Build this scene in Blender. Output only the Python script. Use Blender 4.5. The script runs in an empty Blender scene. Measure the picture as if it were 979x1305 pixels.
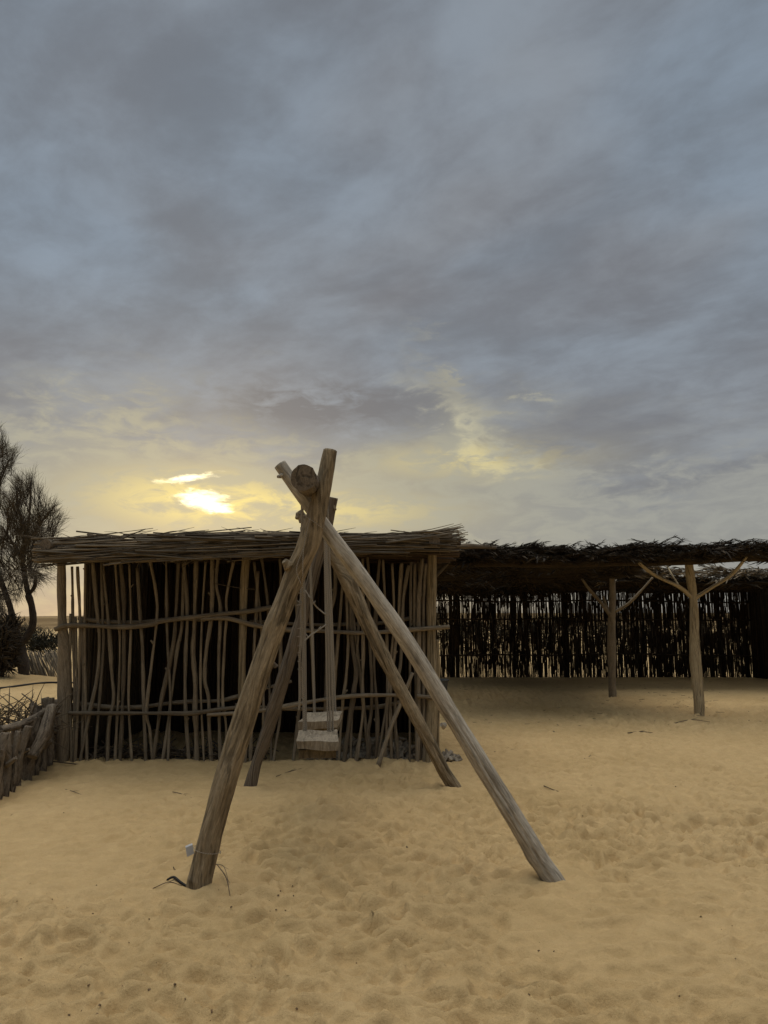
import bpy, math, random
import numpy as np
from mathutils import Vector, noise as mn

random.seed(7); np.random.seed(7)
S = bpy.context.scene
COL = S.collection
R = math.radians

# ------------------------------------------------------------------ camera
F = 942.0; CX, CY = 489.5, 652.5           # photograph: 979 x 1305
EYE = 1.6; PITCH = math.atan(137.5 / F)
cam_d = bpy.data.cameras.new('camera'); cam = bpy.data.objects.new('camera', cam_d); COL.objects.link(cam)
cam.location = (0, 0, EYE); cam.rotation_euler = (math.pi / 2 + PITCH, 0, 0)
cam_d.sensor_fit = 'VERTICAL'; cam_d.sensor_height = 36.0; cam_d.lens = F / 1305 * 36.0
cam_d.clip_start = 0.05; cam_d.clip_end = 9000
S.camera = cam
S.render.resolution_x, S.render.resolution_y = 768, 1024
sP, cP = math.sin(PITCH), math.cos(PITCH)

def W(px, py, d):
    """world point seen at photo pixel (px, py), d metres ahead of the camera (world Y)"""
    u, v = (px - CX) / F, (CY - py) / F
    dx, dy, dz = u, cP - v * sP, sP + v * cP
    k = d / dy
    return Vector((dx * k, d, EYE + dz * k))
def G(px, py):
    u, v = (px - CX) / F, (CY - py) / F
    k = -EYE / (sP + v * cP)
    return Vector((u * k, (cP - v * sP) * k, 0))
def pw(w, d): return w * d / F             # pixels -> metres at distance d

# ------------------------------------------------------------------ sky, sun, exposure
SUN_EL, SUN_AZ = R(9.03), R(-13.98)        # azimuth from +Y, positive to +X
SD = Vector((math.sin(SUN_AZ) * math.cos(SUN_EL), math.cos(SUN_AZ) * math.cos(SUN_EL), math.sin(SUN_EL)))
SR = Vector((math.cos(SUN_AZ), -math.sin(SUN_AZ), 0))
S.view_settings.view_transform = 'Standard'; S.view_settings.look = 'None'
S.view_settings.exposure = 0.0; S.view_settings.gamma = 1.0; S.view_settings.use_curve_mapping = False
OVERHEAD_BOOST = 12.0      # gain of an added bright sky zone, out of view, that lights the sand

world = bpy.data.worlds.new('World'); S.world = world; world.use_nodes = True
NT = world.node_tree; NT.nodes.clear()
def nd(t, **k):
    n = NT.nodes.new(t)
    for a, b in k.items(): setattr(n, a, b)
    return n
def put(sock, v):
    if isinstance(v, (int, float)): sock.default_value = v
    elif isinstance(v, (tuple, list)): sock.default_value = (*v, 1.0) if sock.type == 'RGBA' else v
    else: NT.links.new(v, sock)
def M(op, a, b=0.0, c=0.0):
    n = nd('ShaderNodeMath', operation=op)
    put(n.inputs[0], a); put(n.inputs[1], b); put(n.inputs[2], c)
    return n.outputs[0]
def add(a, b): return M('ADD', a, b)
def mul(a, b): return M('MULTIPLY', a, b)
def sub(a, b): return M('SUBTRACT', a, b)
def smooth(v, lo, hi, a=0.0, b=1.0):
    n = nd('ShaderNodeMapRange', interpolation_type='SMOOTHSTEP')
    put(n.inputs[0], v); put(n.inputs[1], lo); put(n.inputs[2], hi); put(n.inputs[3], a); put(n.inputs[4], b)
    return n.outputs[0]
def mix(f, a, b, bt='MIX'):
    n = nd('ShaderNodeMix', data_type='RGBA', blend_type=bt)
    put(n.inputs[0], f); put(n.inputs[6], a); put(n.inputs[7], b)
    return n.outputs[2]
def vec(a, b, c):
    n = nd('ShaderNodeCombineXYZ'); put(n.inputs[0], a); put(n.inputs[1], b); put(n.inputs[2], c); return n.outputs[0]
def nz(v, scale, detail=5, rough=.55, dist=0.0):
    n = nd('ShaderNodeTexNoise'); put(n.inputs['Vector'], v)
    n.inputs['Scale'].default_value = scale; n.inputs['Detail'].default_value = detail
    n.inputs['Roughness'].default_value = rough; n.inputs['Distortion'].default_value = dist
    return n.outputs['Fac']
def gauss(h, e, h0, e0, sh, se, slant=0.0):
    hh = M('DIVIDE', sub(h, h0), sh)
    ee = M('DIVIDE', sub(sub(e, e0), mul(sub(h, h0), slant)), se)
    return M('EXPONENT', mul(add(mul(hh, hh), mul(ee, ee)), -1.0))

tc = nd('ShaderNodeTexCoord').outputs['Generated']
sep = nd('ShaderNodeSeparateXYZ'); NT.links.new(tc, sep.inputs[0])
dx, dy, dz = sep.outputs
zz = M('MAXIMUM', dz, 0.0)
inv = M('DIVIDE', 1.0, add(zz, 0.16))
px_, py_ = mul(dx, inv), mul(dy, inv)
ca, sa = math.cos(R(-38)), math.sin(R(-38))      # the streaks run diagonally across the sky
qx = add(mul(px_, ca), mul(py_, sa)); qy = sub(mul(py_, ca), mul(px_, sa))
n_big = nz(vec(mul(qx, .75), mul(qy, 1.0), 13.7), 1.1, 3, .5, .15)
n_mid = nz(vec(mul(qx, 1.0), mul(qy, 1.75), 8.7), 1.4, 6, .52, .12)
n_soft = nz(vec(mul(qx, .8), qy, 1.0), 3.2, 7, .6, .25)
n_lump = nz(vec(mul(qx, 1.0), mul(qy, 1.25), 5.0), 3.9, 8, .60, .2)
tone = add(add(mul(n_big, .24), mul(n_mid, .42)), mul(n_lump, .58))
tone = smooth(tone, .46, .79)
hue = mul(smooth(n_big, .30, .54), smooth(dz, .20, .48))
cloud = mix(tone, mix(hue, (.180, .182, .198), (.172, .196, .228)), mix(hue, (.272, .292, .318), (.258, .316, .385)))
# side of the sky around the sun: h = sideways, e = up
dotR = add(mul(dx, SR.x), mul(dy, SR.y)); front = smooth(dy, -.15, .45)
e_ = sub(dz, SD.z)
n_h = nz(vec(mul(dx, 1.0), dy, mul(dz, 2.6)), 5.5, 7, .6, .4)
n_f = nz(vec(mul(dx, 1.0), dy, mul(dz, 2.7)), 19.0, 6, .6, .5)
# ragged lower edge of the cloud sheet, cream light underneath it
edge = add(dz, mul(sub(n_h, .5), .24))
edge = add(edge, mul(sub(n_f, .5), .17))
gap_h = M('DIVIDE', add(sub(dotR, add(.300, mul(sub(.31, dz), .9))), add(mul(sub(n_h, .5), .32), mul(sub(n_f, .5), .16))), .030)
edge = sub(edge, mul(M('EXPONENT', mul(mul(gap_h, gap_h), -1.0)), .085))     # a break in the bank
bank = M('DIVIDE', sub(dotR, .165), .105)
edge = add(edge, mul(M('EXPONENT', mul(mul(bank, bank), -1.0)), .050))        # the dark bank above the swing
edge = add(edge, smooth(dotR, .36, .52, 0.0, .065))
low = add(mul(smooth(edge, .215, .275, 1.0, 0.0), .62), mul(smooth(edge, .19, .36, 1.0, 0.0), .38))
side = smooth(M('ABSOLUTE', sub(dotR, .05)), .05, .62, 0.0, 1.0)
warm_c = mix(side, (.41, .385, .275), (.325, .325, .30))
warm_c = mix(smooth(n_f, .36, .62, .0, .62), warm_c, (.25, .25, .248))
cloud = mix(mul(mul(low, front), .95), cloud, warm_c)
brk = mul(M('EXPONENT', mul(mul(gap_h, gap_h), -.45)), mul(smooth(dz, .165, .20), smooth(dz, .34, .25)))
brk = mul(brk, mul(front, smooth(add(mul(n_f, .6), mul(n_h, .4)), .42, .60)))
cloud = mix(mul(brk, .85), cloud, (.56, .52, .35))
bk = mul(gauss(dotR, dz, .155, .285, .16, .038), smooth(add(mul(n_f, .5), mul(n_h, .5)), .60, .42))
cloud = mix(mul(M('MINIMUM', mul(bk, 1.3), 1.0), front), cloud, (.160, .161, .174))
# yellow glow, bright slits of the veiled sun
gl = add(gauss(dotR, e_, .0, .0, .13, .036), mul(gauss(dotR, e_, .34, .055, .12, .022), .5))
gl = add(gl, mul(gauss(dotR, e_, .17, -.012, .15, .025), .55))
gl = mul(mul(gl, front), smooth(n_f, .36, .60, .10, 1.0))
cloud = mix(M('MINIMUM', mul(gl, .95), 1.0), cloud, (.86, .69, .23))
n_x = nz(vec(mul(dx, 1.0), dy, mul(dz, 3.4)), 52.0, 5, .65, .3)
jit = add(mul(sub(n_f, .5), .7), mul(sub(n_x, .5), 1.5))
core = add(gauss(dotR, e_, .0, .0, .034, .0125), mul(gauss(dotR, e_, -.018, .0265, .040, .0055, .17), .9))
core = add(core, mul(gauss(dotR, e_, .02, -.012, .022, .006), .7))
core = mul(smooth(add(core, jit), .22, 1.0), mul(front, smooth(core, .12, .3)))
cloud = mix(core, cloud, (2.2, 1.9, 1.15))
# bright zone added to the sky overhead and behind the camera for extra light
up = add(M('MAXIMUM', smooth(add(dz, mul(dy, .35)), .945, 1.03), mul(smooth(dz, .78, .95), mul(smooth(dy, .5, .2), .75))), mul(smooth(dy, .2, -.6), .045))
bright = add(1.0, mul(M('MINIMUM', up, 1.0), OVERHEAD_BOOST - 1.0))
# the eastern sky, away from the setting sun, is darker low down
bright = mul(bright, sub(1.0, mul(mul(smooth(dy, .0, -.35), smooth(dz, .72, .45)), .5)))
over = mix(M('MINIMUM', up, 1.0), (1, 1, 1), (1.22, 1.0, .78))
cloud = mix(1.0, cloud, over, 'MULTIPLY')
sky = nd('ShaderNodeTexSky', sky_type='NISHITA', sun_disc=False)
sky.sun_elevation = SUN_EL; sky.sun_rotation = SUN_AZ
STR = 0.1
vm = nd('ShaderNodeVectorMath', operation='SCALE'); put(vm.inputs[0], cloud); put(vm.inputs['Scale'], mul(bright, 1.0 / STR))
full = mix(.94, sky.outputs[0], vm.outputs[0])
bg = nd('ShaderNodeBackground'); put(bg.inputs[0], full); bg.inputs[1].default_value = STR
out = nd('ShaderNodeOutputWorld'); NT.links.new(bg.outputs[0], out.inputs[0])

sun_d = bpy.data.lights.new('sun', 'SUN'); sun = bpy.data.objects.new('sun', sun_d); COL.objects.link(sun)
sun_d.energy = 0.5; sun_d.angle = R(12); sun_d.color = (1.0, .86, .62)
sun.rotation_euler = (-SD).to_track_quat('-Z', 'Y').to_euler(); sun.location = (-20, 60, 30)

S.cycles.use_denoising = True
S.cycles.max_bounces = 6; S.cycles.diffuse_bounces = 4; S.cycles.glossy_bounces = 2

# ------------------------------------------------------------------ materials
def mat_base(name):
    m = bpy.data.materials.new(name); m.use_nodes = True
    t = m.node_tree; b = t.nodes['Principled BSDF']
    b.inputs['Roughness'].default_value = .9; b.inputs['Specular IOR Level'].default_value = .2
    return m, t, b
def tnoise(t, v, scale, detail=4, rough=.55, dist=0):
    n = t.nodes.new('ShaderNodeTexNoise'); t.links.new(v, n.inputs['Vector'])
    n.inputs['Scale'].default_value = scale; n.inputs['Detail'].default_value = detail
    n.inputs['Roughness'].default_value = rough; n.inputs['Distortion'].default_value = dist
    return n.outputs['Fac']
def tmap(t, v, sc):
    n = t.nodes.new('ShaderNodeMapping'); t.links.new(v, n.inputs[0]); n.inputs['Scale'].default_value = sc; return n.outputs[0]
def ramp(t, f, stops):
    n = t.nodes.new('ShaderNodeValToRGB'); t.links.new(f, n.inputs[0])
    e = n.color_ramp.elements
    while len(e) < len(stops): e.new(.5)
    for i, (p, c) in enumerate(stops): e[i].position = p; e[i].color = (*c, 1)
    return n.outputs[0]
def tmix(t, f, a, b, bt='MIX'):
    n = t.nodes.new('ShaderNodeMix'); n.data_type = 'RGBA'; n.blend_type = bt
    for s, v in ((n.inputs[0], f), (n.inputs[6], a), (n.inputs[7], b)):
        if isinstance(v, (int, float)): s.default_value = v
        elif isinstance(v, tuple): s.default_value = (*v, 1)
        else: t.links.new(v, s)
    return n.outputs[2]
def bump(t, b, h, strength, dist):
    n = t.nodes.new('ShaderNodeBump'); n.inputs['Strength'].default_value = strength; n.inputs['Distance'].default_value = dist
    t.links.new(h, n.inputs['Height']); t.links.new(n.outputs[0], b.inputs['Normal'])

def wood(name, dark, midc, light, cs=60, ls=2.2, island=.0, crack=.55, bd=.006):
    """weathered wood: UV.x runs round the log, UV.y along it (both in metres)"""
    m, t, b = mat_base(name)
    uv = t.nodes.new('ShaderNodeTexCoord').outputs['UV']
    obj = t.nodes.new('ShaderNodeTexCoord').outputs['Object']
    g = tnoise(t, tmap(t, uv, (cs, ls, 1)), 1.0, 6, .66, 1.1)
    c = ramp(t, g, [(.30, dark), (.5, midc), (.72, light)])
    blot = tnoise(t, obj, 3.1, 5, .6)
    c = tmix(t, ramp(t, blot, [(.35, (0, 0, 0)), (.7, (1, 1, 1))]), c, tmix(t, .55, c, light))
    fine = tnoise(t, tmap(t, uv, (cs * 3, ls * 5, 1)), 1.0, 3, .6)
    c = tmix(t, .55, c, ramp(t, fine, [(.3, (.45, .45, .45)), (.7, (1.25, 1.25, 1.25))]), 'MULTIPLY')
    cr = tnoise(t, tmap(t, uv, (cs * .45, ls * .55, 1)), 1.0, 3, .5, 1.2)
    crk = ramp(t, cr, [(.40, (0, 0, 0)), (.445, (1, 1, 1))])
    crk2 = tmix(t, crack, (1, 1, 1), crk)
    if island:
        gi = t.nodes.new('ShaderNodeNewGeometry').outputs['Random Per Island']
        c = tmix(t, island, c, ramp(t, gi, [(0, (.32, .30, .28)), (.5, (.95, .95, .95)), (1, (1.7, 1.6, 1.45))]), 'MULTIPLY')
    oi = t.nodes.new('ShaderNodeObjectInfo').outputs['Random']
    c = tmix(t, 1.0, c, ramp(t, oi, [(0, (.62, .60, .58)), (.5, (.95, .95, .95)), (1, (1.18, 1.15, 1.1))]), 'MULTIPLY') if name == 'pole_wood' else c
    c = tmix(t, 1.0, c, tmix(t, .85, (1, 1, 1), crk2), 'MULTIPLY')
    t.links.new(c, b.inputs['Base Color'])
    h = t.nodes.new('ShaderNodeMath'); h.operation = 'MULTIPLY'
    t.links.new(g, h.inputs[0]); t.links.new(crk2, h.inputs[1])
    bump(t, b, h.outputs[0], .8, bd)
    return m

m_log = wood('weathered_log', (.065, .046, .025), (.22, .165, .095), (.38, .30, .19), cs=42, ls=4, bd=.010)
m_loggrey = wood('bleached_log', (.15, .125, .09), (.36, .31, .235), (.56, .50, .40), cs=46, ls=3.5, crack=.35, bd=.008)
m_logdark = wood('grey_bark_log', (.06, .046, .032), (.135, .105, .073), (.22, .178, .13))
m_pole = wood('pole_wood', (.075, .056, .036), (.205, .162, .108), (.34, .28, .195), cs=110, ls=5, crack=.3, bd=.003)
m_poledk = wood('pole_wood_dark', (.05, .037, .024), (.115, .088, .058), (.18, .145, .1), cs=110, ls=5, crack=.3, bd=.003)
m_post = wood('post_wood', (.12, .087, .047), (.27, .205, .115), (.40, .32, .2), cs=60, ls=2.5)
m_stick = wood('thatch_stick', (.042, .033, .022), (.125, .100, .068), (.235, .195, .14), cs=140, ls=4, island=1.0, crack=.1, bd=.002)
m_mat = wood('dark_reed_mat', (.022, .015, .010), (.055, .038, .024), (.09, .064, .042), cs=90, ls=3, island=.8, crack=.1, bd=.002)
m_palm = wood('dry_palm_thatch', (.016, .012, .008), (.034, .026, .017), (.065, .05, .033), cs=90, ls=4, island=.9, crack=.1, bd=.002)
m_palmlit = wood('lit_palm_thatch', (.12, .095, .065), (.22, .18, .125), (.33, .28, .2), cs=90, ls=4, island=.9, crack=.1, bd=.002)  # lit copy of the thatch, daylight put into its colour
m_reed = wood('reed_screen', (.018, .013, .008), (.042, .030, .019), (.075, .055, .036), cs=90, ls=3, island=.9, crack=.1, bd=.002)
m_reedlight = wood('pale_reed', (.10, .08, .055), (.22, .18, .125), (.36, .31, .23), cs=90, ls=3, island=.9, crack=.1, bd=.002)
m_stump = wood('stump_wood', (.035, .025, .017), (.14, .105, .07), (.30, .245, .175), cs=34, ls=7, crack=.7, bd=.02)
m_twig = wood('twig', (.06, .042, .026), (.13, .095, .06), (.20, .155, .105), cs=120, ls=8, crack=.1, bd=.001)
m_bark = wood('tree_bark', (.02, .015, .011), (.045, .034, .025), (.075, .058, .043), cs=30, ls=6, crack=.3, bd=.01)

def plain(name, col, var=.35, scale=20, rough=.9, bmp=0):
    m, t, b = mat_base(name); b.inputs['Roughness'].default_value = rough
    obj = t.nodes.new('ShaderNodeTexCoord').outputs['Object']
    n = tnoise(t, obj, scale, 5, .6)
    c = ramp(t, n, [(.3, tuple(x * (1 - var) for x in col)), (.7, tuple(min(1, x * (1 + var)) for x in col))])
    t.links.new(c, b.inputs['Base Color'])
    if bmp: bump(t, b, n, .7, bmp)
    return m
m_needle = plain('grey_green_needles', (.075, .06, .038), .5, 4)
m_bush = plain('dark_scrub_leaves', (.030, .029, .02), .5, 4)
m_brush = plain('dead_brush', (.055, .042, .028), .5, 4)
m_card = plain('white_card', (.45, .44, .42), .05, 30, .6)
m_black = plain('black_strap', (.02, .019, .018), .3, 40, .6)
m_tub = plain('grey_tub_plastic', (.20, .195, .18), .25, 12, .6)
m_rubble = plain('pale_rubble', (.27, .225, .165), .55, 26, .95, .02)
m_clod = plain('dark_sand_clod', (.15, .10, .055), .4, 30, .95, .01)
m_cable = plain('black_cable', (.03, .027, .024), .3, 30, .6)

def rope_mat():
    m, t, b = mat_base('twisted_rope')
    uv = t.nodes.new('ShaderNodeTexCoord').outputs['UV']
    w = t.nodes.new('ShaderNodeTexWave'); w.wave_type = 'BANDS'; w.bands_direction = 'DIAGONAL'
    t.links.new(tmap(t, uv, (60, 45, 0)), w.inputs['Vector']); w.inputs['Scale'].default_value = 1.0
    w.inputs['Distortion'].default_value = 1.5; w.inputs['Detail'].default_value = 2
    c = ramp(t, w.outputs['Fac'], [(.15, (.22, .185, .135)), (.8, (.40, .35, .275))])
    n = tnoise(t, tmap(t, uv, (300, 160, 1)), 1, 3)
    c = tmix(t, .5, c, ramp(t, n, [(.3, (.5, .5, .5)), (.7, (1.3, 1.3, 1.3))]), 'MULTIPLY')
    t.links.new(c, b.inputs['Base Color']); bump(t, b, w.outputs['Fac'], .7, .004)
    return m
m_rope = rope_mat()

def sand_mat():
    m, t, b = mat_base('sand'); b.inputs['Specular IOR Level'].default_value = .1; b.inputs['Roughness'].default_value = 1
    obj = t.nodes.new('ShaderNodeTexCoord').outputs['Object']
    n1 = tnoise(t, obj, .55, 5, .6); n2 = tnoise(t, obj, 7, 6, .65); n3 = tnoise(t, obj, 420, 2, .6)
    c = ramp(t, n1, [(.3, (.46, .322, .150)), (.7, (.56, .40, .20))])
    c = tmix(t, .8, c, ramp(t, n2, [(.25, (.84, .83, .80)), (.75, (1.10, 1.10, 1.10))]), 'MULTIPLY')
    c = tmix(t, .8, c, ramp(t, n3, [(.22, (.66, .64, .60)), (.78, (1.25, 1.25, 1.26))]), 'MULTIPLY')
    # darker grains and plant crumbs scattered on the surface
    sp = tnoise(t, obj, 95, 2, .5)
    c = tmix(t, ramp(t, sp, [(.735, (0, 0, 0)), (.78, (1, 1, 1))]), c, (.12, .085, .045))
    # low scrub cover on the far dunes
    sx = t.nodes.new('ShaderNodeSeparateXYZ'); t.links.new(obj, sx.inputs[0])
    mr = t.nodes.new('ShaderNodeMapRange'); t.links.new(sx.outputs[1], mr.inputs[0]); mr.inputs[1].default_value = 118; mr.inputs[2].default_value = 128
    nv = tnoise(t, obj, .09, 5, .65)
    mm = t.nodes.new('ShaderNodeMath'); mm.operation = 'MULTIPLY'; t.links.new(mr.outputs[0], mm.inputs[0]); t.links.new(ramp(t, nv, [(.3, (.45, .45, .45)), (.6, (1, 1, 1))]), mm.inputs[1])
    c = tmix(t, mm.outputs[0], c, (.16, .10, .04))
    t.links.new(c, b.inputs['Base Color'])
    h = t.nodes.new('ShaderNodeMath'); h.operation = 'ADD'
    nf = tnoise(t, obj, 45, 5, .7)
    k = t.nodes.new('ShaderNodeMath'); k.operation = 'MULTIPLY'; k.inputs[1].default_value = .12; t.links.new(n3, k.inputs[0])
    t.links.new(nf, h.inputs[0]); t.links.new(k.outputs[0], h.inputs[1])
    bump(t, b, h.outputs[0], .75, .013)
    return m
m_sand = sand_mat()

# ------------------------------------------------------------------ mesh helpers
def link(o, parent=None):
    COL.objects.link(o)
    if parent: o.parent = parent
    return o
def tag(o, label=None, cat=None, group=None, kind=None):
    if label: o['label'] = label
    if cat: o['category'] = cat
    if group: o['group'] = group
    if kind: o['kind'] = kind
    return o
def empty(name, loc, label, cat, group=None):
    o = bpy.data.objects.new(name, None); o.location = loc; o.empty_display_size = .2
    link(o); return tag(o, label, cat, group)

class MB:
    def __init__(s): s.v = []; s.f = []; s.uv = []
    def tube(s, pts, rad, seg=8, n=None, rough=0.0, lump=0.0, seed=0, cap=True, smoothp=True, marks=0):
        rs_ = random.Random(seed * 91 + 5)
        cracks = [(rs_.uniform(0, 6.283), rs_.uniform(0, 1), rs_.uniform(.08, .3), rs_.uniform(.10, .2), rs_.uniform(-1.2, 1.2)) for _ in range(marks)]
        bumps = [(rs_.uniform(0, 6.283), rs_.uniform(.05, .95), rs_.uniform(.08, .22)) for _ in range(marks)]
        pts = [Vector(p) for p in pts]
        if not hasattr(rad, '__len__'): rad = [rad] * len(pts)
        if n is None: n = max(2, (len(pts) - 1) * 6)
        # resample (Catmull-Rom)
        P, Rd = [], []
        m = len(pts) - 1
        for i in range(n + 1):
            t = i / n * m; k = min(int(t), m - 1); t -= k
            p1, p2 = pts[k], pts[k + 1]
            r = rad[k] * (1 - t) + rad[k + 1] * t
            if smoothp and m > 1:
                p0 = pts[k - 1] if k > 0 else p1 * 2 - p2
                p3 = pts[k + 2] if k + 2 <= m else p2 * 2 - p1
                q = .5 * ((2 * p1) + (p2 - p0) * t + (2 * p0 - 5 * p1 + 4 * p2 - p3) * t * t + (3 * p1 - p0 - 3 * p2 + p3) * t ** 3)
            else: q = p1.lerp(p2, t)
            P.append(q); Rd.append(r)
        tan = [(P[min(i + 1, n)] - P[max(i - 1, 0)]).normalized() for i in range(n + 1)]
        a = tan[0].orthogonal().normalized()
        m_len = sum((P[i + 1] - P[i]).length for i in range(n))
        base = len(s.v); ln = random.uniform(0, 30); u0 = random.uniform(0, 9)
        rows = []
        for i in range(n + 1):
            a = (a - tan[i] * a.dot(tan[i])).normalized(); b = tan[i].cross(a)
            if i: ln += (P[i] - P[i - 1]).length
            bl = 1 + (lump * mn.noise(Vector((ln * 3.1, seed * 7.3, 1.7))) if lump else 0)
            row = []
            for j in range(seg):
                th = 2 * math.pi * j / seg
                r = Rd[i] * bl
                if rough:
                    c, sn = math.cos(th), math.sin(th)
                    r *= 1 + rough * mn.noise(Vector((c * 1.4 + seed * 3.3, sn * 1.4, ln * 2.0))) + rough * .5 * mn.noise(Vector((c * 4 + seed, sn * 4, ln * 7)))
                if marks:
                    t_ = i / n
                    for (c0, ct, cl, cd, tw_) in cracks:
                        q_ = abs(t_ - ct) / cl
                        if q_ < 1:
                            da = (th - c0 - tw_ * (t_ - ct) - .12 * mn.noise(Vector((t_ * 30, c0, 0))) + math.pi) % (2 * math.pi) - math.pi
                            r *= 1 - cd * (1 - q_) ** .5 * math.exp(-(da / .085) ** 2)
                    for (c0, ct, bh_) in bumps:
                        da = (th - c0 + math.pi) % (2 * math.pi) - math.pi; dl_ = (t_ - ct) * m_len
                        r *= 1 + bh_ * math.exp(-(da / .5) ** 2 - (dl_ / .07) ** 2)
                row.append(len(s.v)); s.v.append(P[i] + a * (r * math.cos(th)) + b * (r * math.sin(th)))
            rows.append((row, ln))
        for i in range(n):
            (r0, l0), (r1, l1) = rows[i], rows[i + 1]
            for j in range(seg):
                k = (j + 1) % seg
                s.f.append((r0[j], r0[k], r1[k], r1[j]))
                ua = u0 + 2 * math.pi * Rd[i] * j / seg; ub = u0 + 2 * math.pi * Rd[i] * (j + 1) / seg
                s.uv += [(ua, l0), (ub, l0), (ub, l1), (ua, l1)]
        if cap:
            for (row, l), flip in ((rows[0], True), (rows[-1], False)):
                q = tuple(reversed(row)) if flip else tuple(row)
                s.f.append(q); s.uv += [(u0 + (s.v[x] - s.v[row[0]]).x * .6, l + (s.v[x] - s.v[row[0]]).z * 8) for x in q]
        return s
    def blade(s, p, d, L, w, up=None, droop=0.0):
        """thin leaf: long flat lozenge with a little thickness"""
        d = d.normalized(); side = d.cross(up or Vector((random.gauss(0, 1), random.gauss(0, 1), random.gauss(0, 1))))
        if side.length < 1e-3: side = d.orthogonal()
        side.normalize(); nrm = side.cross(d) * (w * .25)
        m = p + d * (L * .5) + Vector((0, 0, -droop * .25 * L)); e = p + d * L + Vector((0, 0, -droop * L))
        i = len(s.v)
        s.v += [p - side * w * .35, p + side * w * .35, m - side * w * .5 + nrm, m + side * w * .5 + nrm, e, m - nrm]
        u = random.uniform(0, 20)
        for q in ((0, 1, 3, 2), (2, 3, 4), (1, 0, 5), (0, 2, 5), (3, 1, 5), (2, 4, 5), (4, 3, 5)):
            s.f.append(tuple(i + k for k in q)); s.uv += [(u + .3 * w * (k % 2), u + L * (k / 5)) for k in q]
    def box(s, c, ax, ay, az, jit=0.0, nx=1, ny=1, nz_=1, seed=0):
        """rough box: centre c, half-axis vectors; faces subdivided and jittered"""
        c, ax, ay, az = map(Vector, (c, ax, ay, az))
        for (o, u, v, nu, nv) in ((az, ax, ay, nx, ny), (-az, ay, ax, ny, nx), (ax, ay, az, ny, nz_), (-ax, az, ay, nz_, ny), (ay, az, ax, nz_, nx), (-ay, ax, az, nx, nz_)):
            b = len(s.v)
            for i in range(nu + 1):
                for j in range(nv + 1):
                    p = c + o + u * (2 * i / nu - 1) + v * (2 * j / nv - 1)
                    if jit:
                        q = p * 9 + Vector((seed * 5.1, 0, 0))
                        p = p + Vector((mn.noise(q), mn.noise(q + Vector((31, 0, 0))), mn.noise(q + Vector((0, 57, 0))))) * jit
                    s.v.append(p)
            for i in range(nu):
                for j in range(nv):
                    q = (b + i * (nv + 1) + j, b + (i + 1) * (nv + 1) + j, b + (i + 1) * (nv + 1) + j + 1, b + i * (nv + 1) + j + 1)
                    s.f.append(q)
                    lu, lv = u.length * 2 / nu, v.length * 2 / nv
                    s.uv += [(i * lu, j * lv), ((i + 1) * lu, j * lv), ((i + 1) * lu, (j + 1) * lv), (i * lu, (j + 1) * lv)]
    def build(s, name, mat, parent=None, smooth=True, origin=None):
        me = bpy.data.meshes.new(name)
        org = Vector(origin) if origin is not None else (parent.location.copy() if parent is not None and parent.type == 'EMPTY' else Vector())
        if parent is not None:
            p = parent; off = Vector()
            while p is not None: off += p.location; p = p.parent
            org = off
        me.from_pydata([tuple(v - org) for v in s.v], [], s.f)
        uv = me.uv_layers.new(name='UVMap'); uv.data.foreach_set('uv', [x for p in s.uv for x in p])
        if smooth: me.polygons.foreach_set('use_smooth', [len(f) == 4 for f in s.f])
        me.materials.append(mat); me.update()
        o = bpy.data.objects.new(name, me)
        if parent is None: o.location = org
        return link(o, parent)
def tube_obj(name, pts, rad, mat, parent=None, origin=None, **k): return MB().tube(pts, rad, **k).build(name, mat, parent, origin=origin)

# ------------------------------------------------------------------ ground: one sheet to the horizon
def hash2(ix, iy, s):
    h = np.sin(ix * 127.1 + iy * 311.7 + s * 74.7) * 43758.5453
    return h - np.floor(h)
def vnoise(x, y, s=0):
    ix, iy = np.floor(x), np.floor(y); fx, fy = x - ix, y - iy
    fx = fx * fx * fx * (fx * (fx * 6 - 15) + 10); fy = fy * fy * fy * (fy * (fy * 6 - 15) + 10)
    a, b, c, d = hash2(ix, iy, s), hash2(ix + 1, iy, s), hash2(ix, iy + 1, s), hash2(ix + 1, iy + 1, s)
    return (a + (b - a) * fx) * (1 - fy) + (c + (d - c) * fx) * fy
def fbm(x, y, o=4, s=0):
    r, a = 0, .5
    for i in range(o): r = r + a * vnoise(x * 2 ** i, y * 2 ** i, s + i); a *= .5
    return r
def bowls(x, y, s):
    """trodden sand: soft hollows of different depth meeting in crests"""
    ix, iy = np.floor(x), np.floor(y); best = np.full_like(x, 9.)
    for i in (-1, 0, 1):
        for j in (-1, 0, 1):
            cx, cy = ix + i, iy + j
            qx, qy = cx + .1 + .8 * hash2(cx, cy, s), cy + .1 + .8 * hash2(cx, cy, s + 5)
            th = 6.283 * hash2(cx, cy, s + 9); k = 1 + 1.3 * hash2(cx, cy, s + 13)
            rx, ry = x - qx, y - qy
            a, b = rx * np.cos(th) + ry * np.sin(th), ry * np.cos(th) - rx * np.sin(th)
            best = np.minimum(best, a * a * k + b * b / k + .30 * hash2(cx, cy, s + 17))
    return np.minimum(best, .62)
def sstep(a, b, v):
    t = np.clip((v - a) / (b - a), 0, 1); return t * t * (3 - 2 * t)
FEET = [G(253, 1128), G(707, 1120), G(318, 1003), G(580, 1004)]
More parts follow.
